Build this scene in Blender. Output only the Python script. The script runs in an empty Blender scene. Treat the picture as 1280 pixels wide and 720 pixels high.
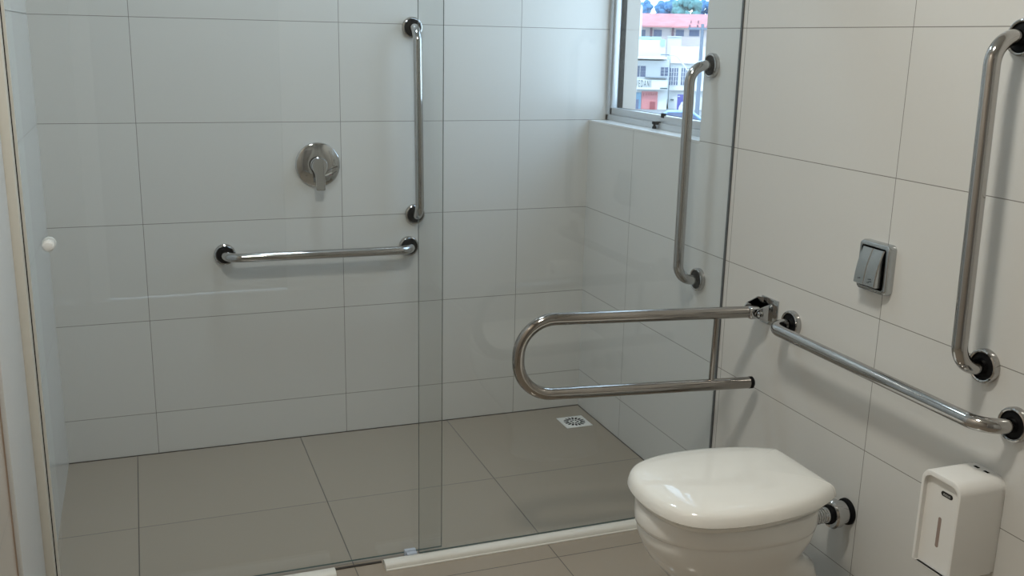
import bpy, bmesh, math, random
from mathutils import Vector, Matrix, noise
random.seed(7)
S = bpy.context.scene
COL = S.collection
PI = math.pi

# ------------------------------------------------------------------ camera
CAM = Vector((-1.61757805, -3.47943021, 1.44539016))
F_PX = 1236.67
MR = Vector((0.93683931, -0.34911687, 0.02120179))
MU = Vector((0.06545712, 0.23455286, 0.96989707))
MF = Vector((0.34358037, 0.90724989, -0.24259053))
cd = bpy.data.cameras.new('camera'); cam = bpy.data.objects.new('camera', cd); COL.objects.link(cam)
cd.sensor_width = 36; cd.lens = 36 * F_PX / 1280; cd.clip_start = 0.02; cd.clip_end = 600
cam.matrix_world = Matrix(((MR.x, MU.x, -MF.x, CAM.x), (MR.y, MU.y, -MF.y, CAM.y), (MR.z, MU.z, -MF.z, CAM.z), (0, 0, 0, 1)))
S.camera = cam

# ------------------------------------------------------------------ materials
def node_mat(name):
    m = bpy.data.materials.new(name); m.use_nodes = True
    nt = m.node_tree; b = nt.nodes['Principled BSDF']
    return m, nt, b

def plain(name, col, rough=0.5, metal=0.0, noise_amt=0.04, noise_scale=30, bump=0.0, coat=0.0, spec=0.5):
    m, nt, b = node_mat(name)
    b.inputs['Roughness'].default_value = rough
    b.inputs['Metallic'].default_value = metal
    b.inputs['Coat Weight'].default_value = coat
    b.inputs['Specular IOR Level'].default_value = spec
    n = nt.nodes.new('ShaderNodeTexNoise'); n.inputs['Scale'].default_value = noise_scale; n.inputs['Detail'].default_value = 4
    g = nt.nodes.new('ShaderNodeNewGeometry'); nt.links.new(g.outputs['Position'], n.inputs['Vector'])
    mx = nt.nodes.new('ShaderNodeMix'); mx.data_type = 'RGBA'
    mx.inputs[6].default_value = (*[c * (1 - noise_amt) for c in col], 1)
    mx.inputs[7].default_value = (*[min(1, c * (1 + noise_amt)) for c in col], 1)
    nt.links.new(n.outputs['Fac'], mx.inputs[0]); nt.links.new(mx.outputs[2], b.inputs['Base Color'])
    if bump:
        bp = nt.nodes.new('ShaderNodeBump'); bp.inputs['Strength'].default_value = bump; bp.inputs['Distance'].default_value = 0.002
        nt.links.new(n.outputs['Fac'], bp.inputs['Height']); nt.links.new(bp.outputs['Normal'], b.inputs['Normal'])
    return m

def tiles(name, col, seam, ax_u, off_u, w_u, ax_v, off_v, w_v, t=0.0019, rough=0.18, spec=0.4, vary=0.025):
    """rectangular tiles laid out in world metres, thin grout joints"""
    m, nt, b = node_mat(name); N = nt.nodes.new; L = nt.links.new
    g = N('ShaderNodeNewGeometry'); sp = N('ShaderNodeSeparateXYZ'); L(g.outputs['Position'], sp.inputs[0])
    def mth(op, a, c=None):
        k = N('ShaderNodeMath'); k.operation = op
        for i, q in enumerate((a, c)):
            if q is None: continue
            if isinstance(q, (int, float)): k.inputs[i].default_value = q
            else: L(q, k.inputs[i])
        return k.outputs[0]
    def joint_or_gap_shade(ax, off, w):
        q = mth('DIVIDE', mth('SUBTRACT', sp.outputs[ax], off), w)
        r = mth('ABSOLUTE', mth('SUBTRACT', q, mth('ROUND', q)))
        return mth('LESS_THAN', mth('MULTIPLY', r, w), t / 2), mth('FLOOR', q)
    ju, cu = joint_or_gap_shade(ax_u, off_u, w_u); jv, cv = joint_or_gap_shade(ax_v, off_v, w_v)
    j = mth('MAXIMUM', ju, jv)
    wn = N('ShaderNodeTexWhiteNoise'); wn.noise_dimensions = '2D'
    cb = N('ShaderNodeCombineXYZ'); L(cu, cb.inputs[0]); L(cv, cb.inputs[1]); L(cb.outputs[0], wn.inputs['Vector'])
    n = N('ShaderNodeTexNoise'); n.inputs['Scale'].default_value = 60; n.inputs['Detail'].default_value = 5
    L(g.outputs['Position'], n.inputs['Vector'])
    f = mth('ADD', mth('MULTIPLY', wn.outputs['Value'], 0.6), mth('MULTIPLY', n.outputs['Fac'], 0.4))
    mx = N('ShaderNodeMix'); mx.data_type = 'RGBA'
    mx.inputs[6].default_value = (*[c * (1 - vary) for c in col], 1); mx.inputs[7].default_value = (*[c * (1 + vary) for c in col], 1)
    L(f, mx.inputs[0])
    m2 = N('ShaderNodeMix'); m2.data_type = 'RGBA'; L(j, m2.inputs[0]); L(mx.outputs[2], m2.inputs[6]); m2.inputs[7].default_value = (*seam, 1)
    L(m2.outputs[2], b.inputs['Base Color'])
    L(mth('ADD', mth('MULTIPLY', j, 0.5), rough), b.inputs['Roughness'])
    b.inputs['Specular IOR Level'].default_value = spec
    n2 = N('ShaderNodeTexNoise'); n2.inputs['Scale'].default_value = 7; n2.inputs['Detail'].default_value = 2; L(g.outputs['Position'], n2.inputs['Vector'])
    bp = N('ShaderNodeBump'); bp.inputs['Strength'].default_value = 0.25; bp.inputs['Distance'].default_value = 0.002
    L(mth('SUBTRACT', mth('MULTIPLY', n2.outputs['Fac'], 0.25), j), bp.inputs['Height']); L(bp.outputs['Normal'], b.inputs['Normal'])
    return m

def glass(name, tint, ior=1.5):
    m, nt, b = node_mat(name); N = nt.nodes.new; L = nt.links.new
    nt.nodes.remove(b); out = nt.nodes['Material Output']
    g = N('ShaderNodeNewGeometry'); mi = N('ShaderNodeMix'); mi.inputs[2].default_value = ior; mi.inputs[3].default_value = 1 / ior
    L(g.outputs['Backfacing'], mi.inputs[0])
    fr = N('ShaderNodeFresnel'); L(mi.outputs[0], fr.inputs['IOR'])
    tr = N('ShaderNodeBsdfTransparent'); tr.inputs[0].default_value = (*tint, 1)
    gl = N('ShaderNodeBsdfGlossy'); gl.inputs['Roughness'].default_value = 0.0
    mx = N('ShaderNodeMixShader'); L(fr.outputs[0], mx.inputs[0]); L(tr.outputs[0], mx.inputs[1]); L(gl.outputs[0], mx.inputs[2])
    L(mx.outputs[0], out.inputs['Surface'])
    return m

TILE_C = (0.71, 0.705, 0.685); SEAM = (0.23, 0.22, 0.20)
TH = 0.335; Z0 = 0.1532
MAT = dict(
    wall_back=tiles('back_wall_tile', TILE_C, SEAM, 0, -0.285, 0.669, 2, Z0, TH),
    wall_side=tiles('side_wall_tile', TILE_C, SEAM, 1, -0.3713, 0.651, 2, Z0, TH),
    wall_left_dry=tiles('beige_wall_tile', (0.62, 0.55, 0.48), SEAM, 1, -0.60, 0.669, 2, Z0, TH),
    wall_left=tiles('left_wall_tile', TILE_C, SEAM, 1, -0.60, 0.669, 2, Z0, TH),
    floor=tiles('floor_tile', (0.36, 0.307, 0.248), (0.11, 0.095, 0.08), 0, -0.561, 0.5665, 1, -0.001, 0.556, t=0.0028, rough=0.10, spec=0.5, vary=0.03),
    ceiling=plain('ceiling_paint', (0.82, 0.81, 0.78), 0.8),
    door=plain('door_paint', (0.70, 0.72, 0.73), 0.4),
    trim=plain('white_painted_board', (0.74, 0.75, 0.75), 0.5, noise_scale=220, bump=0.25),
    sill=plain('white_stone_sill', (0.80, 0.80, 0.79), 0.25),
    reveal=plain('beige_render', (0.40, 0.36, 0.32), 0.85, noise_scale=150, bump=0.3),
    chrome=plain('polished_chrome', (0.54, 0.545, 0.55), 0.03, 1.0, 0.01),
    steel=plain('polished_stainless_steel', (0.48, 0.47, 0.46), 0.09, 1.0, 0.02, 120),
    dark_steel=plain('dull_stainless_steel', (0.36, 0.335, 0.31), 0.10, 1.0, 0.02, 120),
    satin=plain('satin_grey_chrome', (0.50, 0.52, 0.53), 0.16, 1.0, 0.02),
    alu=plain('anodised_aluminium', (0.62, 0.64, 0.66), 0.35, 0.6, 0.02),
    alu_white=plain('white_aluminium', (0.78, 0.77, 0.72), 0.35),
    chan=plain('beige_aluminium', (0.72, 0.69, 0.62), 0.4),
    rubber=plain('black_rubber', (0.006, 0.006, 0.007), 0.6, spec=0.15),
    dark=plain('dark_cavity', (0.008, 0.007, 0.006), 0.9, spec=0.05),
    ceramic=plain('white_ceramic', (0.90, 0.89, 0.86), 0.08, 0, 0.01, coat=0.4),
    lid=plain('white_lid_plastic', (0.90, 0.885, 0.84), 0.09, 0, 0.01, coat=0.3),
    plastic=plain('white_plastic', (0.88, 0.87, 0.845), 0.28, 0, 0.01),
    knob=plain('white_knob_plastic', (0.85, 0.85, 0.84), 0.3),
    paper=plain('brown_tissue', (0.33, 0.25, 0.22), 0.8),
    guide=plain('clear_blue_plastic', (0.50, 0.56, 0.66), 0.15),
    glass=glass('clear_shower_glass', (0.976, 0.984, 0.981)),
    glass_edge=plain('green_glass_edge', (0.05, 0.075, 0.068), 0.15),
    pane=glass('window_glass', (0.98, 0.99, 0.99)),
    label=plain('black_label', (0.012, 0.012, 0.012), 0.4),
    label_txt=plain('pale_lettering', (0.75, 0.75, 0.72), 0.5),
    mark=plain('dark_engraving', (0.05, 0.06, 0.06), 0.5),
    ex_white=plain('white_facade', (0.64, 0.66, 0.66), 0.9),
    ex_cream=plain('cream_facade', (0.56, 0.50, 0.50), 0.9),
    ex_cyan=plain('pale_cyan_facade', (0.32, 0.58, 0.58), 0.9),
    ex_roof=plain('red_roof_tile', (0.52, 0.20, 0.21), 0.9, noise_amt=0.45, noise_scale=1.1),
    ex_brown=plain('brown_post', (0.14, 0.08, 0.11), 0.9),
    ex_win=plain('blue_grey_window', (0.09, 0.12, 0.22), 0.7),
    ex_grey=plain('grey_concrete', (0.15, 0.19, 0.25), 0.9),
    ex_blue=plain('blue_shopfront', (0.16, 0.32, 0.46), 0.8),
    ex_red=plain('red_shop_wall', (0.55, 0.20, 0.21), 0.9),
    ex_redd=plain('dark_red_door', (0.28, 0.05, 0.06), 0.8),
    ex_violet=plain('violet_banner', (0.07, 0.07, 0.30), 0.8),
    ex_letter=plain('dark_teal_letters', (0.035, 0.07, 0.08), 0.8),
    ex_car=plain('pale_blue_car_paint', (0.13, 0.28, 0.44), 0.3),
    ex_road=plain('asphalt', (0.26, 0.27, 0.28), 0.9),
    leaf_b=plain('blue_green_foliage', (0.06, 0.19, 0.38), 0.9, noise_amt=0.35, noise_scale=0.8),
    leaf_g=plain('green_foliage', (0.10, 0.25, 0.26), 0.9, noise_amt=0.6, noise_scale=0.9),
    seal=plain('grey_sealant', (0.10, 0.11, 0.115), 0.4),
    matte_black=plain('matte_black_gasket', (0.003, 0.003, 0.004), 1.0, spec=0.0),
    joint_or_gap_shade=plain('dark_gap_shade', (0.05, 0.042, 0.036), 0.8),  # dark brown that paints gap shadow at the wall feet and door foot
    stain=plain('brown_sealant', (0.38, 0.29, 0.23), 0.8),
    wood=plain('grey_brown_door', (0.34, 0.325, 0.31), 0.4),
    bark=plain('bark', (0.2, 0.14, 0.1), 0.9),
)

# ------------------------------------------------------------------ mesh helpers (world coordinates)
def obj(name, bm, mat, parent=None, sharp=35):
    base = Vector((0, 0, 0))
    p = parent
    while p is not None:
        base += p.location; p = p.parent
    bmesh.ops.recalc_face_normals(bm, faces=bm.faces)
    for f in bm.faces: f.smooth = True
    for e in bm.edges:
        if len(e.link_faces) == 2 and e.calc_face_angle(0) > math.radians(sharp): e.smooth = False
    bmesh.ops.translate(bm, verts=bm.verts, vec=-base)
    me = bpy.data.meshes.new(name); bm.to_mesh(me); bm.free()
    for m in (mat if isinstance(mat, (list, tuple)) else [mat]): me.materials.append(MAT[m])
    o = bpy.data.objects.new(name, me); COL.objects.link(o)
    if parent: o.parent = parent
    return o

def thing(name, label, cat, loc=(0, 0, 0), group=None):
    o = bpy.data.objects.new(name, None); COL.objects.link(o); o.location = loc; o.empty_display_size = 0.1
    return tag(o, label, cat, group)

def tag(o, label, cat, group=None):
    o['label'] = label; o['category'] = cat
    if group: o['group'] = group
    return o

def struct(name, bm, mat, parent=None, sharp=35):
    o = obj(name, bm, mat, parent, sharp)
    if parent is None: o['kind'] = 'structure'
    return o

def B(): return bmesh.new()

def box(bm, lo, hi, bevel=0.0, seg=2, xf=None):
    t = bmesh.new()
    bmesh.ops.create_cube(t, size=1)
    lo, hi = Vector(lo), Vector(hi)
    for v in t.verts: v.co = Vector((lo[i] + (v.co[i] + 0.5) * (hi[i] - lo[i]) for i in range(3)))
    if bevel: bmesh.ops.bevel(t, geom=t.edges[:], offset=bevel, segments=seg, profile=0.5, affect='EDGES')
    return merge(bm, t, xf)

def merge(bm, t, xf=None):
    if xf is not None:
        for v in t.verts: v.co = xf(v.co) if callable(xf) else xf @ v.co
    me = bpy.data.meshes.new('tmp'); t.to_mesh(me); t.free(); bm.from_mesh(me); bpy.data.meshes.remove(me)
    return bm

def frame_of(d):
    d = d.normalized(); a = Vector((0, 0, 1)) if abs(d.z) < 0.9 else Vector((1, 0, 0))
    x = a.cross(d).normalized(); return x, d.cross(x)

def lathe(bm, prof, origin, axis, seg=40, cap0=True, cap1=True):
    """prof = [(distance along axis, radius)]"""
    origin, axis = Vector(origin), Vector(axis).normalized(); x, y = frame_of(axis)
    rings = []
    for h, r in prof:
        rings.append([bm.verts.new(origin + axis * h + (x * math.cos(2 * PI * k / seg) + y * math.sin(2 * PI * k / seg)) * r) for k in range(seg)])
    for a, b in zip(rings, rings[1:]):
        for k in range(seg): bm.faces.new((a[k], a[(k + 1) % seg], b[(k + 1) % seg], b[k]))
    if cap0: bm.faces.new(rings[0])
    if cap1: bm.faces.new(rings[-1])
    return bm

def fillet(pts, r, n=10):
    pts = [Vector(p) for p in pts]; out = [pts[0]]
    for i in range(1, len(pts) - 1):
        p = pts[i]; a = (pts[i - 1] - p).normalized(); b = (pts[i + 1] - p).normalized()
        ang = a.angle(b); rr = r[i - 1] if isinstance(r, (list, tuple)) else r
        d = rr / math.tan(ang / 2); c = p + (a + b).normalized() * (rr / math.sin(ang / 2))
        u = (p + a * d) - c; v = (p + b * d) - c; tot = u.angle(v); nrm = u.cross(v).normalized()
        for k in range(n + 1): out.append(c + Matrix.Rotation(tot * k / n, 3, nrm) @ u)
    out.append(pts[-1]); return out

def tube(bm, path, r, seg=20, cap=True):
    path = [Vector(p) for p in path]; rings = []; n = len(path)
    t0 = (path[1] - path[0]).normalized(); x, y = frame_of(t0); prev = t0
    for i, p in enumerate(path):
        t = (path[min(i + 1, n - 1)] - path[max(i - 1, 0)]).normalized()
        if 0 < i < n - 1: t = ((path[i + 1] - p).normalized() + (p - path[i - 1]).normalized()).normalized()
        q = prev.rotation_difference(t); x = q @ x; y = q @ y; prev = t
        rr = r[i] if isinstance(r, (list, tuple)) else r
        rings.append([bm.verts.new(p + (x * math.cos(2 * PI * k / seg) + y * math.sin(2 * PI * k / seg)) * rr) for k in range(seg)])
    for a, b in zip(rings, rings[1:]):
        for k in range(seg): bm.faces.new((a[k], a[(k + 1) % seg], b[(k + 1) % seg], b[k]))
    if cap: bm.faces.new(rings[0]); bm.faces.new(rings[-1])
    return bm

def loft(bm, rings, cap0=True, cap1=True):
    vs = [[bm.verts.new(p) for p in r] for r in rings]; n = len(vs[0])
    for a, b in zip(vs, vs[1:]):
        for k in range(n): bm.faces.new((a[k], a[(k + 1) % n], b[(k + 1) % n], b[k]))
    if cap0: bm.faces.new(vs[0])
    if cap1: bm.faces.new(vs[-1])
    return bm

def rrect(w, h, r, n=6, top_only=False):
    """rounded rectangle outline centred on 0"""
    out = []
    for cx, cy, a0, rr in ((w / 2, h / 2, 0, r), (-w / 2, h / 2, 90, r), (-w / 2, -h / 2, 180, 0.002 if top_only else r), (w / 2, -h / 2, 270, 0.002 if top_only else r)):
        for k in range(n + 1):
            a = math.radians(a0 + 90 * k / n)
            out.append((cx - math.copysign(rr, cx) + rr * math.cos(a), cy - math.copysign(rr, cy) + rr * math.sin(a)))
    return out

def text_mesh(name, s, size, xf, mat, parent, depth=0.0, sp_=1.0):
    c = bpy.data.curves.new(name, 'FONT'); c.body = s; c.size = size; c.space_character = sp_; c.align_x = 'CENTER'; c.align_y = 'CENTER'; c.extrude = depth
    o = bpy.data.objects.new(name, c); COL.objects.link(o)
    dg = bpy.context.evaluated_depsgraph_get(); me = bpy.data.meshes.new_from_object(o.evaluated_get(dg))
    bpy.data.objects.remove(o); bm = B(); bm.from_mesh(me); bpy.data.meshes.remove(me)
    for v in bm.verts: v.co = xf(v.co)
    return obj(name, bm, mat, parent)

# ------------------------------------------------------------------ the room
XL = -1.9156; YF = -4.15; ZC = 2.70; WT = 0.185; WY = -0.81; WZ0 = 1.158; WZ1 = 2.32
bm = B(); box(bm, (XL - 0.1, YF - 0.2, -0.12), (0.2, 0.02, 0)); struct('floor', bm, 'floor')
bm = B(); box(bm, (XL - 0.1, YF - 0.2, ZC), (0.2, 0.2, ZC + 0.12)); struct('ceiling', bm, 'ceiling')
bm = B(); box(bm, (XL - 0.1, 0, -0.12), (0.0665, 0.15, ZC)); struct('wall_back', bm, 'wall_back')
bm = B()
box(bm, (0, WY, -0.12), (WT, 0.15, WZ0 - 0.006)); box(bm, (0, YF - 0.2, -0.12), (WT, WY, ZC)); box(bm, (0, WY, WZ1), (WT, 0.15, ZC))
box(bm, (0.0665, 0.0, WZ0 - 0.006), (WT, 0.15, WZ1))
wr = struct('wall_right', bm, 'wall_side')
bm = B(); box(bm, (XL - 0.1, -1.2, -0.12), (XL, 0, ZC)); box(bm, (XL - 0.1, YF - 0.2, -0.12), (XL, -1.2, ZC))
wl_ = struct('wall_left', bm, ['wall_left', 'wall_left_dry'])
for p in wl_.data.polygons: p.material_index = 1 if p.center.y < -1.3 else 0
# entrance wall with a doorway behind the camera, hall beyond
bm = B()
box(bm, (XL, YF - 0.12, 0), (-1.82, YF, ZC)); box(bm, (-0.86, YF - 0.12, 0), (0, YF, ZC)); box(bm, (-1.82, YF - 0.12, 2.1), (-0.86, YF, ZC))
struct('wall_front', bm, 'wall_back')
bm = B(); box(bm, (-1.82, YF - 0.08, 0.01), (-0.86, YF - 0.04, 2.1), 0.003); dd = struct('door_1', bm, 'wood')
bm = B(); tube(bm, [(-0.93, YF - 0.04, 1.0), (-0.93, YF + 0.01, 1.0), (-1.05, YF + 0.01, 1.0)], 0.009, 12); obj('door_handle', bm, 'chrome', dd)
# sill, rendered outer reveal
bm = B(); box(bm, (-0.0015, WY, WZ0 - 0.006), (0.068, 0.0, WZ0)); struct('trim_1', bm, 'sill')
bm = B(); box(bm, (0.121, -0.006, WZ0), (WT + 0.008, 0.0, WZ1)); box(bm, (0.108, WY, WZ0 - 0.03), (WT + 0.03, 0, WZ0 - 0.004)); struct('trim_2', bm, 'reveal')

# window
X0, X1 = 0.068, 0.106
w = bpy.data.objects.new('window_1', None); COL.objects.link(w); w.location = (X0, WY / 2, WZ0); w['kind'] = 'structure'
bm = B(); ft = 0.022
box(bm, (X0, WY, WZ0), (X1, -0.001, WZ0 + ft), 0.002); box(bm, (X0, WY, WZ1 - ft), (X1, -0.001, WZ1), 0.002)
box(bm, (X0, -ft, WZ0), (X1, -0.001, WZ1), 0.002); box(bm, (X0, WY, WZ0), (X1, WY + ft, WZ1), 0.002)
box(bm, (X0, WY, 1.80), (X1, -0.001, 1.84), 0.002)
fr = obj('window_frame', bm, 'alu', w)
bm = B(); a, c = -ft, WY + ft; st = 0.026
X2, X3 = 0.076, 0.100
box(bm, (X2, c, WZ0 + ft), (X3, a, WZ0 + ft + st), 0.002); box(bm, (X2, c, WZ1 - ft - st), (X3, a, WZ1 - ft), 0.002)
box(bm, (X2, a - st * 0.6, WZ0 + ft), (X3, a, WZ1 - ft), 0.002); box(bm, (X2, c, WZ0 + ft), (X3, c + st, WZ1 - ft), 0.002)
obj('sash', bm, 'alu', w)
bm = B(); z0 = WZ0 + ft + st
box(bm, (X3 - 0.001, a - st * 0.6 - 0.004, z0), (X3 + 0.019, a - st * 0.6, WZ1 - ft - st)); box(bm, (X3 - 0.001, c + st, z0 - 0.002), (X3 + 0.004, a - st * 0.6, z0 + 0.001))
obj('gasket', bm, 'matte_black', w)
bm = B(); box(bm, (0.088, c + st, z0), (0.092, a - st * 0.6, WZ1 - ft - st)); obj('pane', bm, 'pane', w)
bm = B(); ly = -0.395
box(bm, (X0 - 0.014, ly - 0.030, WZ0 + 0.016), (X0 + 0.008, ly - 0.004, WZ0 + 0.026), 0.002)
lathe(bm, [(0, 0.0045), (0.012, 0.0045), (0.016, 0.008), (0.022, 0.008)], (X0 - 0.010, ly - 0.017, WZ0 + 0.024), (0, 0, -1), 14)
box(bm, (X0 + 0.006, ly - 0.05, WZ0 + 0.04), (X0 + 0.016, ly - 0.028, WZ0 + 0.056), 0.002)
obj('latch', bm, 'rubber', w)

# left edge: white board on the wall, channel for the glass
bm = B(); box(bm, (XL - 0.002, -1.375, 0), (-1.9035, -1.016, ZC), 0.003); struct('trim_3', bm, 'trim')
bm = B(); box(bm, (XL, -1.3775, 0), (-1.9130, -1.3752, ZC)); struct('trim_4', bm, 'stain')

# ------------------------------------------------------------------ shower screen
def pane_box(name, lo, hi, parent):
    bm = B(); box(bm, lo, hi)
    o = obj(name, bm, ['glass', 'glass_edge'], parent)
    for p in o.data.polygons: p.material_index = 0 if abs(p.normal.y) > 0.5 else 1
    return o
t = thing('glass_panel', 'fixed clear glass shower panel standing on the white floor profile by the window wall', 'shower panel', (-0.47, -1.0, 0.02))
pane_box('pane', (-0.945, -1.004, 0.020), (-0.004, -0.996, 2.10), t)
bm = B(); box(bm, (-0.0042, -1.0042, 0.02), (-0.0003, -0.9958, 2.10)); obj('wall_seal', bm, 'seal', t)
t = thing('sliding_glass_door', 'large clear sliding glass shower door with a white knob at its left edge', 'shower door', (-1.37, -0.965, 0.01))
pane_box('pane', (-1.882, -0.969, 0.010), (-0.868, -0.961, 2.11), t)
KX, KZ = -1.832, 0.957
bm = B(); lathe(bm, [(0, 0.010), (0.006, 0.010), (0.008, 0.013), (0.013, 0.0138), (0.0150, 0.0125), (0.0155, 0.0108), (0.018, 0.0108), (0.0225, 0.0104), (0.024, 0.008)], (KX, -0.969, KZ), (0, -1, 0), 28)
obj('knob', bm, 'knob', t)
bm = B(); lathe(bm, [(0, 0.010), (0.006, 0.010), (0.008, 0.015), (0.014, 0.0155), (0.018, 0.012)], (KX, -0.961, KZ), (0, 1, 0), 28)
obj('knob', bm, 'knob', t)
# wall channel: U profile with two dark gaskets either side of the glass
t = thing('wall_channel', 'narrow vertical pale metal channel on the left wall holding the glass edge', 'channel', (-1.9, -0.965, 0))
bm = B(); box(bm, (XL, -1.015, 0.0), (-1.884, -0.977, 2.10), 0.003); obj('channel_body', bm, 'chan', t)
bm = B(); box(bm, (-1.8845, -0.979, 0.0), (-1.8825, -0.972, 2.10)); obj('gasket', bm, 'rubber', t)
bm = B(); box(bm, (-1.884, -0.9725, 0.0), (-1.876, -0.9695, 2.10)); obj('sealing_lip', bm, 'alu_white', t)

def dprof(x0, x1, yc, wd, h):
    """rounded aluminium floor profile, a flat foot with a half round on top"""
    pr = [(-wd / 2 - 0.004, 0), (-wd / 2 - 0.004, 0.003), (-wd / 2, 0.004)]
    for k in range(9):
        a = PI - PI * k / 8; pr.append((wd / 2 * math.cos(a), 0.004 + (h - 0.004) * math.sin(a) ** 0.7))
    pr += [(wd / 2 + 0.003, 0.003), (wd / 2 + 0.003, 0)]
    return loft(B(), [[Vector((x, yc + p, q)) for p, q in pr] for x in (x0, x1)])
G = 'white floor profiles under the shower screen'
o = obj('floor_profile', dprof(-1.049, -0.001, -1.012, 0.042, 0.020), 'alu_white')
tag(o, 'long rounded white floor profile under the fixed glass panel', 'threshold', G)
o = obj('floor_profile', dprof(-1.86, -1.187, -1.012, 0.042, 0.020), 'alu_white')
tag(o, 'white floor profile below the sliding door, left of the gap in the threshold', 'threshold', G)
bm = B(); box(bm, (-1.186, -0.986, 0), (-1.050, -0.978, 0.003)); struct('door_edge_shade', bm, 'joint_or_gap_shade')  # dark strip drawn for the door's lower edge and its shadow
t = thing('door_guide', 'small clear blue plastic guide at the foot of the sliding door', 'guide', (-0.96, -0.985, 0))
bm = B(); box(bm, (-0.983, -0.988, 0.0), (-0.950, -0.974, 0.026), 0.002); obj('block', bm, 'guide', t)
bm = B(); box(bm, (-0.980, -1.004, 0.017), (-0.950, -0.988, 0.024), 0.002); obj('lip', bm, 'guide', t)
bm = B(); box(bm, (XL, -0.0025, 0), (0, 0.001, 0.0025)); struct('gap_shade_back', bm, 'joint_or_gap_shade')  # thin dark strip painting the gap shadow along the back wall foot
bm = B(); box(bm, (-0.002, -0.98, 0), (0.001, -0.002, 0.002)); struct('gap_shade_right', bm, 'joint_or_gap_shade')  # same painted gap shadow along the shower's right wall
# header rail above the frame
bm = B(); box(bm, (XL, -1.01, 2.10), (0, -0.955, 2.145), 0.004); struct('trim_6', bm, 'alu_white')

# ------------------------------------------------------------------ grab bars
GB = 'bent stainless grab bars'
def grab_bar(p0, p1, nrm, label, off=0.078, r=0.0158):
    p0, p1, nrm = Vector(p0), Vector(p1), Vector(nrm)
    t = thing('grab_bar', label, 'grab bar', (p0 + p1) / 2, GB)
    path = fillet([p0 + nrm * 0.004, p0 + nrm * off, p1 + nrm * off, p1 + nrm * 0.004], 0.052, 12)
    obj('bar', tube(B(), path, r, 24, False), 'steel', t)
    for p in (p0, p1):
        f = obj('wall_flange', lathe(B(), [(-0.001, 0.036), (0.010, 0.0365), (0.014, 0.035), (0.0155, 0.032), (0.014, 0.0295), (0.009, 0.028)], p, nrm, 40, True, False), 'steel', t)
        obj('rubber_insert', lathe(B(), [(0.003, 0.0288), (0.0095, 0.0286), (0.0115, 0.024), (0.0125, 0.0162)], p, nrm, 32, True, False), 'rubber', f)
    return t
grab_bar((-1.365, 0, 0.708), (-0.712, 0, 0.704), (0, -1, 0), 'horizontal steel grab bar on the far tiled wall below the round valve')
grab_bar((-0.697, 0, 1.482), (-0.689, 0, 0.822), (0, -1, 0), 'vertical steel grab bar on the far tiled wall behind the overlapping glass')
grab_bar((0, -0.861, 1.386), (0, -0.863, 0.732), (-1, 0, 0), 'vertical steel grab bar beside the window inside the shower')
grab_bar((0, -1.350, 0.722), (0, -2.092, 0.718), (-1, 0, 0), 'horizontal steel grab bar on the side wall above the toilet lid')
grab_bar((0, -1.998, 0.812), (0, -1.980, 1.472), (-1, 0, 0), 'tall vertical steel grab bar on the side wall right of the grey flush plate')

# fold-down bar
t = thing('folding_grab_bar', 'U shaped fold down steel support bar hinged on the wall beside the toilet', 'grab bar', (0, -1.235, 0.726))
P = Vector((-0.050, -1.232, 0.728)); D = Vector((-1, 0.093, 0.017)).normalized(); UPV = Vector((0.017, 0, 1)).normalized()
LN = 0.672; HT = 0.208; R_ = 0.0165
path = fillet([P, P + D * LN, P + D * LN - UPV * HT, P - UPV * HT + D * (-0.012)], 0.098, 18)
rail = obj('rail', tube(B(), path, R_, 24), 'dark_steel', t)
q0 = P + D * 0.108; obj('strut', tube(B(), [q0 - UPV * 0.012, q0 - UPV * (HT - 0.012)], 0.0075, 16), 'dark_steel', t)
e0 = P - UPV * HT - D * 0.010
obj('end_cap', lathe(B(), [(0, 0.0172), (0.010, 0.0172), (0.0125, 0.014)], e0, -D, 24), 'rubber', t)
bm = B(); box(bm, (-0.004, -1.282, 0.690), (0.001, -1.204, 0.766), 0.001)
br = obj('wall_bracket', bm, 'chrome', t)
for s in (-1, 1):
    bm = B(); yc = -1.236 + s * 0.0235
    pr = [(-0.003, 0.700), (-0.003, 0.762), (-0.022, 0.766), (-0.058, 0.750), (-0.066, 0.736), (-0.060, 0.716), (-0.024, 0.702)] if s > 0 else [(-0.003, 0.704), (-0.003, 0.754), (-0.030, 0.748), (-0.052, 0.740), (-0.060, 0.728), (-0.052, 0.716), (-0.030, 0.708)]
    loft(bm, [[Vector((x, yc - 0.002, z)) for x, z in pr], [Vector((x, yc + 0.002, z)) for x, z in pr]])
    obj('cheek', bm, 'chrome', br)
obj('pivot_pin', lathe(B(), [(0, 0.005), (0.003, 0.009), (0.008, 0.009), (0.0085, 0.006), (0.066, 0.006), (0.066, 0.009), (0.071, 0.009), (0.073, 0.005)], (-0.048, -1.2725, 0.728), (0, 1, 0), 20), 'chrome', t)
bm = B(); box(bm, (-0.068, -1.252, 0.711), (-0.036, -1.220, 0.745), 0.006, 3); obj('knuckle', bm, 'chrome', t)

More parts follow.
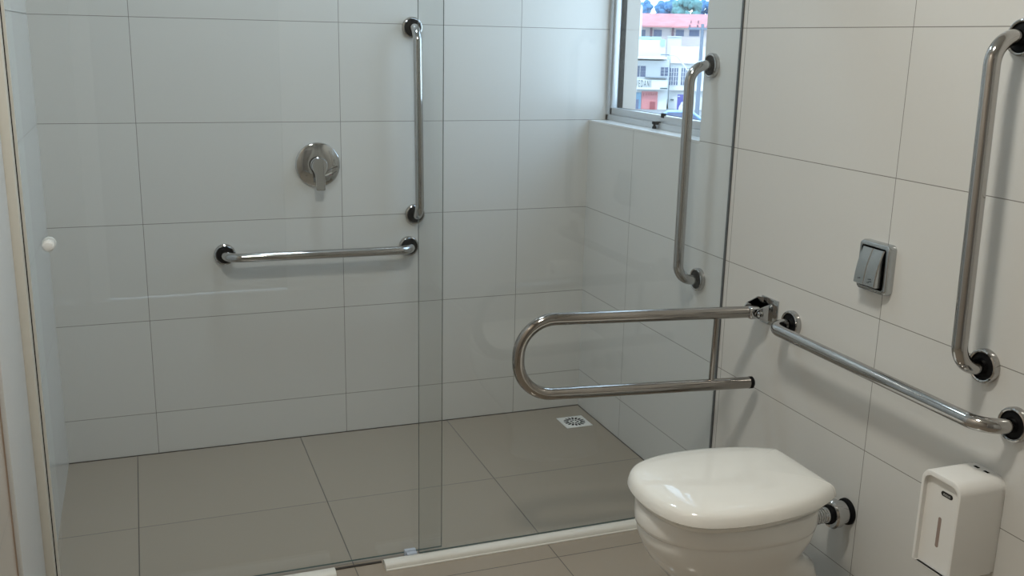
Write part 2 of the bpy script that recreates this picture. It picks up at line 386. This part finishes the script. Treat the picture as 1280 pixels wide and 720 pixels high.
# ------------------------------------------------------------------ shower valve
VC = Vector((-1.037, 0, 1.010))
t = thing('shower_valve', 'round chrome shower valve with a single lever on the far tiled wall', 'shower valve', VC)
obj('escutcheon', lathe(B(), [(-0.001, 0.0765), (0.004, 0.078), (0.008, 0.0765), (0.0105, 0.072), (0.0115, 0.03)], VC, (0, -1, 0), 64), 'chrome', t)
obj('collar', lathe(B(), [(0.010, 0.027), (0.016, 0.027), (0.018, 0.0245), (0.021, 0.0245), (0.023, 0.026), (0.034, 0.0255)], VC, (0, -1, 0), 40), 'chrome', t)
bm = B(); pr = []
for k in range(17):
    a = math.radians(-28 + 236 * k / 16); pr.append((0.0275 * math.cos(a), 0.0275 * math.sin(a)))
pr += [(-0.0165, -0.030), (-0.0155, -0.080), (-0.012, -0.083), (0.012, -0.083), (0.0155, -0.080), (0.0165, -0.030)]
def lev(p, dz): return Vector((VC.x + p[0], -dz - max(0, -p[1]) * 0.16, VC.z + p[1]))
loft(bm, [[lev(p, 0.034) for p in pr], [lev(p, 0.046) for p in pr], [lev((p[0] * 0.93, p[1] * 0.97), 0.048) for p in pr]])
obj('lever', bm, 'chrome', t)
for s, c in ((-1, 'mark'), (1, 'ex_redd')):
    obj('temperature_dot', lathe(B(), [(0.0108, 0.0018), (0.0116, 0.0018)], VC + Vector((s * 0.042, 0, -0.036)), (0, -1, 0), 10), c, t)

# ------------------------------------------------------------------ drain
DC = Vector((-0.0915, -0.172, 0)); DS = 0.054; da = -0.14
def dr(v): return Vector((DC.x + v.x * math.cos(0) - v.y * math.sin(-0.0) + v.y * 0.0, DC.y + v.y, v.z))
t = thing('floor_drain', 'square white floor drain with a round slotted grate in the shower corner', 'drain', DC)
bm = B(); box(bm, (-DS, -DS, 0.0002), (DS, DS, 0.0035), 0.001, xf=dr); plate = obj('drain_plate', bm, 'plastic', t)
bm = B()
for k in range(48):
    a0, a1 = 2 * PI * k / 48, 2 * PI * (k + 1) / 48
    vs = [bm.verts.new((DC.x + rr * math.cos(a), DC.y + rr * math.sin(a), zz)) for rr, zz, a in ((0.0445, 0.0036, a0), (0.0445, 0.0036, a1), (0.0475, 0.0044, a1), (0.0475, 0.0044, a0))]
    bm.faces.new(vs)
    v2 = [bm.verts.new((DC.x + rr * math.cos(a), DC.y + rr * math.sin(a), zz)) for rr, zz, a in ((0.0475, 0.0044, a0), (0.0475, 0.0044, a1), (0.0500, 0.0035, a1), (0.0500, 0.0035, a0))]
    bm.faces.new(v2)
obj('grate_ring', bm, 'plastic', plate)
bm = B()
def slot(r0, r1, a, wd):
    c, s = math.cos(a), math.sin(a)
    box(bm, (r0, -wd, 0.0034), (r1, wd, 0.0038), xf=lambda v: Vector((DC.x + v.x * c - v.y * s, DC.y + v.x * s + v.y * c, v.z)))
for k in range(16): slot(0.0235, 0.0420, 2 * PI * (k + .5) / 16, 0.0040)
for k in range(8): slot(0.009, 0.019, 2 * PI * k / 8, 0.0028)
obj('drain_slots', bm, 'dark', plate)

# ------------------------------------------------------------------ toilet
YC = -1.628
HW = [(-0.128, 0.0), (-0.129, 0.104), (-0.135, 0.117), (-0.150, 0.128), (-0.200, 0.153), (-0.266, 0.172), (-0.340, 0.182), (-0.410, 0.183), (-0.470, 0.175), (-0.520, 0.157), (-0.550, 0.133), (-0.570, 0.102), (-0.582, 0.067), (-0.588, 0.033), (-0.590, 0.0)]
def spline(pts, n):
    out = []
    for i in range(len(pts) - 1):
        p = [Vector((*pts[max(0, min(len(pts) - 1, j))], 0)) for j in (i - 1, i, i + 1, i + 2)]
        for k in range(n):
            s = k / n
            out.append(0.5 * ((2 * p[1]) + (p[2] - p[0]) * s + (2 * p[0] - 5 * p[1] + 4 * p[2] - p[3]) * s * s + (3 * p[1] - p[0] - 3 * p[2] + p[3]) * s ** 3))
    out.append(Vector((*pts[-1], 0))); return out
half = spline(HW, 5)
OUT = [(p.x, p.y) for p in half] + [(p.x, -p.y) for p in half[-2:0:-1]]
NO = len(OUT)
def ring(d, z):
    sx, sy = 1 - d / 0.235, 1 - d / 0.182
    return [Vector((-0.352 + (p[0] + 0.352) * sx, YC + p[1] * sy, z)) for p in OUT]
t = thing('toilet', 'white ceramic toilet with closed lid against the side wall', 'toilet', (-0.36, YC, 0))
rings = [ring(0.012, 0.4165), ring(0.004, 0.4165), ring(0.0, 0.4200), ring(0.001, 0.4270), ring(0.004, 0.4370), ring(0.008, 0.4435), ring(0.014, 0.4485), ring(0.022, 0.4520), ring(0.035, 0.4555), ring(0.052, 0.4583), ring(0.075, 0.4605), ring(0.11, 0.4622), ring(0.15, 0.4630), ring(0.180, 0.4632)]
obj('lid', loft(B(), rings), 'lid', t, 50)
obj('seat', loft(B(), [ring(0.022, 0.399), ring(0.016, 0.400), ring(0.014, 0.404), ring(0.014, 0.412), ring(0.018, 0.4162)]), 'lid', t, 50)
def sect(xb, xf, hw, z, n=60):
    pts = []; xm = xb + (xf - xb) * 0.45
    for k in range(n):
        a = 2 * PI * k / n; c, s = math.cos(a), math.sin(a)
        rx = (xb - xm) if c > 0 else (xm - xf)
        e = 0.72 if c > 0 else 0.95
        pts.append(Vector((xm + rx * math.copysign(abs(c) ** e, c), YC + hw * math.copysign(abs(s) ** e, s), z)))
    return pts
sec = [(-.152, -.580, .168, .399), (-.150, -.583, .171, .396), (-.150, -.583, .171, .360), (-.151, -.582, .170, .352), (-.154, -.577, .166, .3475), (-.154, -.575, .165, .345), (-.153, -.577, .166, .342),
       (-.158, -.574, .163, .32), (-.176, -.560, .154, .290), (-.182, -.548, .146, .268), (-.160, -.530, .138, .247), (-.128, -.508, .130, .222), (-.112, -.482, .123, .19), (-.108, -.455, .116, .145), (-.108, -.432, .110, .10), (-.108, -.424, .108, .05), (-.106, -.428, .110, .02), (-.104, -.432, .114, .0)]
obj('bowl', loft(B(), [sect(*s) for s in sec]), 'ceramic', t, 60)
for s in (-1, 1):
    obj('hinge', lathe(B(), [(0, 0.011), (0.002, 0.012), (0.030, 0.012), (0.032, 0.011)], (-0.1275, YC + s * 0.07 - 0.016, 0.409), (0, 1, 0), 20), 'plastic', t)

# flush pipe
PC = Vector((0, -1.636, 0.308))
t = thing('flush_pipe', 'chrome ribbed flush pipe between the toilet back and the side wall', 'pipe', PC)
pr = [(0.1505, 0.0185)]
xx = 0.148
while xx > 0.073:
    pr += [(xx, 0.0180), (xx - 0.0015, 0.0200), (xx - 0.0040, 0.0200), (xx - 0.0055, 0.0180)]; xx -= 0.007
pr += [(0.068, 0.0200), (0.052, 0.0200)]
obj('ribbed_tube', lathe(B(), pr, PC, (-1, 0, 0), 28), 'chrome', t)
obj('rubber_seal', lathe(B(), [(0.065, 0.020), (0.063, 0.024), (0.056, 0.025), (0.054, 0.023)], PC, (-1, 0, 0), 28), 'rubber', t)
bm = B(); lathe(bm, [(0.014, 0.026), (0.0145, 0.029), (0.032, 0.029), (0.034, 0.037), (0.050, 0.037), (0.055, 0.033), (0.056, 0.022)], PC, (-1, 0, 0), 40)
obj('nut', bm, 'chrome', t)
obj('sleeve', lathe(B(), [(0.004, 0.023), (0.016, 0.0235)], PC, (-1, 0, 0), 28), 'chrome', t)
obj('wall_seal', lathe(B(), [(0.0003, 0.034), (0.006, 0.0335), (0.009, 0.030), (0.010, 0.020)], PC, (-1, 0, 0), 32), 'rubber', t)

# ------------------------------------------------------------------ flush plate
FY, FZ = -1.651, 0.946
def wallpt(p, x): return Vector((x, FY - p[0], FZ + p[1]))
t = thing('flush_plate', 'grey chrome dual flush plate with two buttons on the side wall', 'flush plate', (0, FY, FZ))
def bowed(w, h, r, bow):
    return [(x, y - (bow * (1 - (x / (w / 2)) ** 2) if y < 0 else -bow * .4 * (1 - (x / (w / 2)) ** 2))) for x, y in rrect(w, h, r)]
prf = [(0.106, 0.118, 0.012, 0.001), (0.106, 0.118, 0.012, -0.012), (0.102, 0.114, 0.011, -0.018), (0.094, 0.106, 0.009, -0.0205), (0.084, 0.097, 0.006, -0.0205), (0.083, 0.096, 0.006, -0.010)]
obj('housing', loft(B(), [[wallpt(p, x) for p in bowed(w_, h_, r_, 0.004)] for w_, h_, r_, x in prf], True, False), 'satin', t)
obj('cavity', loft(B(), [[wallpt(p, x) for p in bowed(0.0826, 0.0956, 0.006, 0.004)] for x in (-0.009, -0.012)]), 'dark', t)
for s in (-1, 1):
    bm = B(); y0, y1 = sorted((s * 0.0006, s * 0.0365))
    side = [(0.044, -0.012), (0.045, -0.022)]
    for k in range(9):
        a = k / 8; side.append((0.043 - 0.083 * a, -0.0225 - 0.019 * (a ** 0.9) - 0.003 * math.sin(PI * a)))
    side += [(-0.042, -0.038), (-0.043, -0.012)]
    loft(bm, [[Vector((x + dx, FY - yy, FZ + zz)) for zz, x in side] for yy, dx in ((y0, 0.002 if s < 0 else 0), (y0 + 0.002, 0), (y1 - 0.002, 0), (y1, 0.002))])
    b = obj('button', bm, 'satin', t, 25)
    mk = B()
    for dy, dz in (((0.0, 0.0),) if s < 0 else ((-0.0025, -0.004), (0.0035, -0.001), (0.001, 0.004))):
        xs = -0.0225 - 0.019 * ((0.072) / 0.083) ** 0.9 - 0.0035
        lathe(mk, [(0, 0.0013), (0.0016, 0.0013)], (xs + 0.001, FY - s * 0.017 - dy, FZ - 0.028 + dz), (-1, 0, 0), 10)
    obj('drop_mark', mk, 'mark', b)

# ------------------------------------------------------------------ paper dispenser
PY, PZ = -2.038, 0.492; PW, PH, PR_ = 0.108, 0.214, 0.026
def dp(p, x): return Vector((x, PY - p[0], PZ + p[1]))
t = thing('paper_dispenser', 'white plastic tissue dispenser with a narrow front slot on the side wall', 'dispenser', (0, PY, PZ))
obj('back_plate', loft(B(), [[dp(p, x) for p in rrect(PW - 0.004, PH - 0.002, PR_, 8, True)] for x in (0.001, -0.012)]), 'plastic', t)
full = rrect(PW, PH, PR_, 8, True)
inn = rrect(PW - 0.016, PH - 0.012, PR_ - 0.007, 8, True)
innr = [(p[0], p[1] - 0.006) for p in inn]
rings = [[dp(p, x) for p in o_] for o_, x in ((full, -0.010), (full, -0.116), ([(p[0] * .98, p[1] * .99) for p in full], -0.1195), ([(p[0] * .93, p[1] * .975 ) for p in full], -0.1205), (innr, -0.1195), (innr, -0.110))]
cover = obj('cover', loft(B(), rings), 'plastic', t, 40)
bm = B(); loft(bm, [[dp((p[0] - 0.0, p[1] - 0.022), x) for p in rrect(0.0085, 0.068, 0.004, 6)] for x in (-0.1098, -0.1104)])
obj('view_slot', bm, 'paper', cover)
bm = B(); loft(bm, [[dp((p[0] + 0.010, p[1] + 0.066), x) for p in rrect(0.031, 0.0105, 0.005, 6)] for x in (-0.1098, -0.1106)])
lb = obj('label_plate', bm, 'label', cover)
text_mesh('lettering', 'exaus', 0.0085, lambda v: Vector((-0.1108, PY - (v.x + 0.010), PZ + 0.066 + v.y)), 'label_txt', lb)
for dy in (-0.012, 0.014):
    bm = B(); box(bm, (-0.020, PY - dy - 0.006, PZ + PH / 2 - 0.001), (-0.014, PY - dy + 0.006, PZ + PH / 2 + 0.0006)); obj('key_slot', bm, 'dark', cover)

# ------------------------------------------------------------------ outside, across the street
FW = Vector((0.485, 0.875, 0)).normalized(); RT = Vector((FW.y, -FW.x, 0))
def at(px, py, d):
    """photo pixel -> (u, z) on the upright plane d metres ahead"""
    r = MR * ((px - 640) / F_PX) + MU * ((360 - py) / F_PX) + MF
    P_ = CAM + r * (d / r.dot(FW)); return (P_ - CAM).dot(RT), P_.z
def ew(u, d, z): return Vector((CAM.x, CAM.y, 0)) + RT * u + FW * d + Vector((0, 0, z))
GZ = -3.9
def ebox(bm, px0, py0, px1, py1, d, dep, down=False, bev=0):
    pm = (py0 + py1) / 2; u0, u1 = at(px0, pm, d)[0], at(px1, pm, d)[0]; z1, z0 = at(px0, py0, d)[1], at(px1, py1, d)[1]
    if down: z0 = GZ
    return box(bm, (u0, d, min(z0, z1)), (u1, d + dep, max(z0, z1)), bev, xf=lambda v: ew(v.x, v.y, v.z))
def eloc(px, d): return ew(at(px, 100, d)[0], d, GZ)
bm = B(); box(bm, (-90, 20, GZ - 0.3), (120, 260, GZ), xf=lambda v: ew(v.x, v.y, v.z)); g = struct('ground', bm, 'ex_road')

def grid_window(parent, px0, py0, px1, py1, d, nx, ny, frame='ex_white'):
    bm = B(); ebox(bm, px0, py0, px1, py1, d - 0.05, 0.1); wn = obj('window', bm, 'ex_win', parent)
    bm = B()
    for i in range(1, nx): x = px0 + (px1 - px0) * i / nx; ebox(bm, x - 0.35, py0, x + 0.35, py1, d - 0.12, 0.08)
    for j in range(1, ny): y = py0 + (py1 - py0) * j / ny; ebox(bm, px0, y - 0.3, px1, y + 0.3, d - 0.12, 0.08)
    obj('glazing_bars', bm, frame, wn)

# shop on the left with its sign band
d = 85
t = thing('shop_building', 'white two storey shop with a lettered sign band and red shopfront outside the window', 'building', eloc(805, d))
bm = B(); ebox(bm, 740, 74, 834.6, 140, d, 9, True); wl = obj('wall', bm, 'ex_white', t)
bm = B(); ebox(bm, 738, 71, 833.5, 73.6, d - 1.6, 11); obj('roof_slab', bm, 'ex_white', t)
bm = B(); ebox(bm, 738, 97.5, 834.5, 112.5, d - 0.9, 0.9); sg = obj('sign_band', bm, 'ex_white', t)
bm = B(); ebox(bm, 806, 96.6, 834, 97.8, d - 1.1, 1.1); obj('canopy_edge', bm, 'ex_grey', t)
grid_window(t, 786, 82, 807, 96, d, 3, 4); grid_window(t, 826, 84, 835, 95, d, 2, 3)
u0, z0 = at(804.2, 105, d - 0.95); u1, z1 = at(818, 105, d - 0.95)
text_mesh('sign_letters', 'VEDANI', 0.80, lambda v: ew(u0 + v.x * 0.36, d - 0.93 - v.z, z0 + v.y * 1.0), 'ex_letter', sg, 0.02, 1.35)
bm = B(); ebox(bm, 825, 109.6, 834, 111.4, d - 0.95, 0.06); obj('phone_number', bm, 'ex_letter', sg)
bm = B(); ebox(bm, 780, 115, 801, 141, d - 0.12, 0.2); ob = obj('blue_shopfront', bm, 'ex_blue', t)
bm = B(); ebox(bm, 789, 124, 798, 141, d - 0.2, 0.1); obj('shop_door', bm, 'ex_win', ob)
bm = B(); ebox(bm, 801.5, 114, 821.5, 143, d - 0.15, 0.25, True); rw = obj('red_wall', bm, 'ex_red', t)
bm = B(); ebox(bm, 812, 127, 818.5, 143, d - 0.22, 0.1, True); obj('red_door', bm, 'ex_redd', rw)
bm = B()
for x in (804.5, 808, 811, 814, 817, 820): ebox(bm, x - .5, 116.5, x + .5, 119 + (1 if x < 805 else 0), d - 0.2, 0.08)
obj('wall_lettering', bm, 'ex_redd', rw)
# neighbour on the right
d = 86
t = thing('corner_building', 'white building with tall grid windows outside, right of the lettered sign', 'building', eloc(862, d))
bm = B(); ebox(bm, 837, 58, 930, 140, d, 8, True); obj('wall', bm, 'ex_white', t)
bm = B(); ebox(bm, 837, 79.0, 930, 80.6, d - 0.3, 0.3); obj('cornice', bm, 'ex_cream', t)
for x0 in (836.6, 842.6, 851.4, 857.4, 863.6, 872): grid_window(t, x0, 85, x0 + 4.8, 106.5, d, 2, 4)
bm = B(); ebox(bm, 837, 112.6, 930, 115.5, d - 0.5, 0.5); obj('ledge', bm, 'ex_cream', t)
bm = B(); ebox(bm, 838, 124, 842, 125.6, d - 0.15, 0.12); obj('name_plate', bm, 'ex_letter', t)
t = thing('advertising_banner', 'violet banner with white figures standing on the pavement outside', 'banner', eloc(853, 84))
bm = B(); ebox(bm, 846.2, 118, 858.6, 144, 84, 0.12, True); bn = obj('banner_cloth', bm, 'ex_violet', t)
bm = B()
for cx, cy, rx, ry in ((851, 137, 2.8, 6.5), (856, 134, 2.4, 5.5), (853.5, 129.5, 2.5, 2)):
    u, z = at(cx, cy, 83.95); k = 84 / F_PX
    bm = B(); loft(bm, [[ew(u + rx * k * math.cos(2 * PI * i / 16), dd, z + ry * k * math.sin(2 * PI * i / 16)) for i in range(16)] for dd in (83.98, 83.93)]); obj('printed_figure', bm, 'ex_white', bn)
bm = B(); ebox(bm, 847.5, 120, 850, 121, 83.94, 0.05); obj('printed_emblem', bm, 'ex_white', bn)
# white blocks between
d = 96
t = thing('annex_building', 'white and pale cyan flat roofed block behind the lettered shop', 'building', eloc(815, d))
bm = B(); ebox(bm, 770, 49, 832, 76, d, 4, True); obj('wall', bm, 'ex_white', t)
bm = B(); ebox(bm, 798, 45.5, 826, 49.6, d + 0.5, 2); obj('parapet', bm, 'ex_cyan', t)
bm = B(); ebox(bm, 825.5, 49, 831, 57, d - 0.2, 0.4); obj('side_wall', bm, 'ex_cyan', t)
t = thing('rooftop_block', 'plain white box shaped block just below the red roofed house', 'building', eloc(842, 101.5))
bm = B(); ebox(bm, 834.5, 45.5, 851.5, 62, 101.5, 3, True); obj('wall', bm, 'ex_white', t)
bm = B(); ebox(bm, 834.2, 45, 852, 46.2, 101.3, 3.4); obj('coping', bm, 'ex_white', t)
# long red roofed house
d = 106
t = thing('red_roofed_house', 'long house with red tiled roof and dark windows, highest outside', 'house', eloc(845, d))
bm = B(); ebox(bm, 797, 33, 935, 56, d, 8, True); obj('wall', bm, 'ex_cream', t)
bm = B(); ua, ze = at(796, 33.6, d - 0.8); ub, _ = at(940, 34, d - 0.8); _, zr = at(845, 17.3, d + 4)
pr = [(d - 0.8, ze), (d - 0.8, ze + 0.15), (d + 4, zr), (d + 9, ze + 0.15), (d + 9, ze)]
loft(bm, [[ew(u, p, q) for p, q in pr] for u in (ua, ub)]); obj('roof', bm, 'ex_roof', t)
for a, b_ in ((801, 806.8), (817.3, 827.2), (844.8, 855), (861.5, 874)): grid_window(t, a, 37, b_, 45.4, d, 2, 1, 'ex_grey')
for a in (812.3, 839.5): bm = B(); ebox(bm, a, 34.5, a + 3, 50, d - 0.25, 0.3); obj('post', bm, 'ex_brown', t)
for a in (863.4, 872.4): bm = B(); ebox(bm, a, 25.5, a + 1.1, 31, d + 0.3, 0.3); obj('vent_pipe', bm, 'ex_brown', t)
t = thing('white_tower', 'narrow white wall rising left of the red tiled roof', 'building', eloc(796, 102))
bm = B(); ebox(bm, 770, 6.5, 802, 50, 102, 2, True); obj('wall', bm, 'ex_white', t)
bm = B(); ebox(bm, 769, 5.6, 802.4, 6.9, 101.8, 2.3); obj('coping', bm, 'ex_white', t)
# trees
def tree(px0, py0, px1, py1, d, mat, label, n):
    u0, z1 = at(px0, py0, d); u1, z0 = at(px1, py1, d); cu, cz = (u0 + u1) / 2, (z0 + z1) / 2; ru, rz = (u1 - u0) / 2, (z1 - z0) / 2 + 0.4
    t = thing('tree', label, 'tree', ew(cu, d, GZ), 'trees behind the red roof')
    bm = B()
    for k in range(n):
        a = random.uniform(0, 2 * PI); q = math.sqrt(random.random()) * 0.80; p = ew(cu + ru * q * math.cos(a), d + random.uniform(-1, 1) * ru * 0.5, cz + rz * q * math.sin(a))
        s = bmesh.new(); bmesh.ops.create_icosphere(s, subdivisions=3, radius=1)
        R2 = rz * random.uniform(0.22, 0.42)
        for v in s.verts:
            nn = noise.noise(v.co * 2.1 + Vector((k * 3.1, 0, 0))) * 0.35 + noise.noise(v.co * 6 + Vector((0, k * 1.7, 0))) * 0.22
            v.co = v.co * R2 * (1 + nn) + p
        merge(bm, s)
    obj('crown', bm, mat, t, 180)
    obj('trunk', tube(B(), [ew(cu, d, GZ), ew(cu + 0.2, d, (GZ + cz) / 2), ew(cu, d, cz)], [0.35, 0.28, 0.2], 10), 'bark', t)
tree(800, 3, 816, 17, 150, 'leaf_b', 'small blue green tree at the left above the white wall top', 16)
tree(817, 1.5, 851, 22, 155, 'leaf_b', 'wide hazy blue tree behind the middle of the red roof', 34)
tree(838, 0, 878, 21, 138, 'leaf_g', 'pale green leafy tree just above the red roof', 44)
tree(868, 2, 905, 22, 156, 'leaf_b', 'hazy blue tree at the right end of the red roof', 30)
# pole, street lamp, car
d = 74
t = thing('utility_pole', 'grey concrete utility pole outside at the right edge of the window', 'pole', eloc(878, d))
u, zt = at(878.5, 30, d)
obj('shaft', tube(B(), [ew(u, d, GZ), ew(u, d, zt)], [0.16, 0.11], 14), 'ex_grey', t)
bm = B(); box(bm, (u - 1.0, d - 0.1, zt - 0.4), (u + 1.0, d + 0.1, zt - 0.25), xf=lambda v: ew(v.x, v.y, v.z)); obj('crossarm', bm, 'ex_grey', t)
for k in (-0.9, -0.35, 0.35, 0.9): obj('insulator', lathe(B(), [(0, 0.05), (0.1, 0.07), (0.2, 0.04)], ew(u + k, d, zt - 0.25), (0, 0, 1), 10), 'ex_brown', t)
d = 76
t = thing('street_lamp', 'curved street lamp arm in front of the white building outside', 'street lamp', eloc(868, d))
def pt(px, py): u, z = at(px, py, d); return ew(u, d, z)
obj('arm', tube(B(), [pt(836, 68.6), pt(843, 69), pt(847, 71), pt(852, 77.5), pt(858, 86), pt(865, 95.5), pt(868, 101), ew(at(868.6, 108, d)[0], d, GZ)], 0.05, 10), 'ex_white', t)
bm = B(); ebox(bm, 825.5, 67.6, 837, 69.2, d - 0.15, 0.3, False, 0.03); obj('lamp_head', bm, 'ex_grey', t)
d = 61.5
t = thing('parked_car', 'pale blue car parked on the street below the violet banner', 'car', eloc(852, d))
u, _ = at(850, 140, d)
body = [(-2.0, .35), (-2.05, .75), (-1.3, .92), (-.75, 1.38), (.7, 1.42), (1.35, .98), (2.0, .85), (2.1, .4)]
obj('body', loft(B(), [[ew(u + a_ * s_, d + q, GZ + b_ * (1 if s_ == 1 else .97)) for a_, b_ in body] for q, s_ in ((0, .97), (.15, 1), (1.5, 1), (1.65, .97))]), 'ex_car', t, 20)
bm = B(); loft(bm, [[ew(u + a_, d + q, GZ + b_) for a_, b_ in ((-1.1, .95), (-.7, 1.32), (.65, 1.35), (1.15, .98))] for q in (-0.01, 0.0)]); obj('side_window', bm, 'ex_win', t)
for k in (-1.25, 1.3): obj('wheel', lathe(B(), [(0, 0.2), (0.02, 0.33), (0.2, 0.33)], ew(u + k, d - 0.03, GZ + 0.33), FW, 24), 'rubber', t)

# ------------------------------------------------------------------ light
wd = bpy.data.worlds.new('sky'); S.world = wd; wd.use_nodes = True
nt = wd.node_tree; bg = nt.nodes['Background']
tc = nt.nodes.new('ShaderNodeTexCoord'); sp = nt.nodes.new('ShaderNodeSeparateXYZ'); nt.links.new(tc.outputs['Generated'], sp.inputs[0])
rp = nt.nodes.new('ShaderNodeValToRGB'); nt.links.new(sp.outputs[2], rp.inputs[0])
rp.color_ramp.elements[0].position = 0.0; rp.color_ramp.elements[0].color = (0.66, 0.84, 1.0, 1)
rp.color_ramp.elements[1].position = 0.7; rp.color_ramp.elements[1].color = (0.52, 0.74, 1.0, 1)
nt.links.new(rp.outputs[0], bg.inputs[0]); bg.inputs[1].default_value = 4.0
sl = bpy.data.lights.new('sun', 'SUN'); so = bpy.data.objects.new('sun', sl); COL.objects.link(so)
sl.energy = 1.6; sl.angle = math.radians(3); sl.color = (1, 0.97, 0.92)
so.rotation_euler = (FW * 0.8 + RT * 0.3 + Vector((0, 0, -0.9))).to_track_quat('-Z', 'Y').to_euler()

def area(name, loc, target, size, power, col, size_y=None):
    l = bpy.data.lights.new(name, 'AREA'); o = bpy.data.objects.new(name, l); COL.objects.link(o)
    l.shape = 'DISK' if size_y is None else 'RECTANGLE'; l.size = size
    if size_y: l.size_y = size_y
    l.energy = power; l.color = col; o.location = loc
    o.rotation_euler = (Vector(target) - Vector(loc)).to_track_quat('-Z', 'Y').to_euler()
    return o
area('ceiling_lamp', (-1.20, -2.2, 2.66), (-1.20, -2.2, 0), 0.30, 20, (1.0, 0.965, 0.86))
area('shower_fill', (-0.95, -0.5, 2.66), (-0.95, -0.5, 0), 0.30, 7, (0.70, 0.88, 1.0))  # unseen cool fill added overhead to lift the light in the shower
pl = area('window_daylight', (0.24, -0.41, 1.64), (-1, -0.6, 1.2), 0.76, 1, (1, 1, 1), 0.9)
pl.data.cycles.is_portal = True

S.view_settings.view_transform = 'Standard'; S.view_settings.look = 'None'
S.view_settings.exposure = 0.10; S.view_settings.gamma = 1; S.view_settings.use_curve_mapping = False
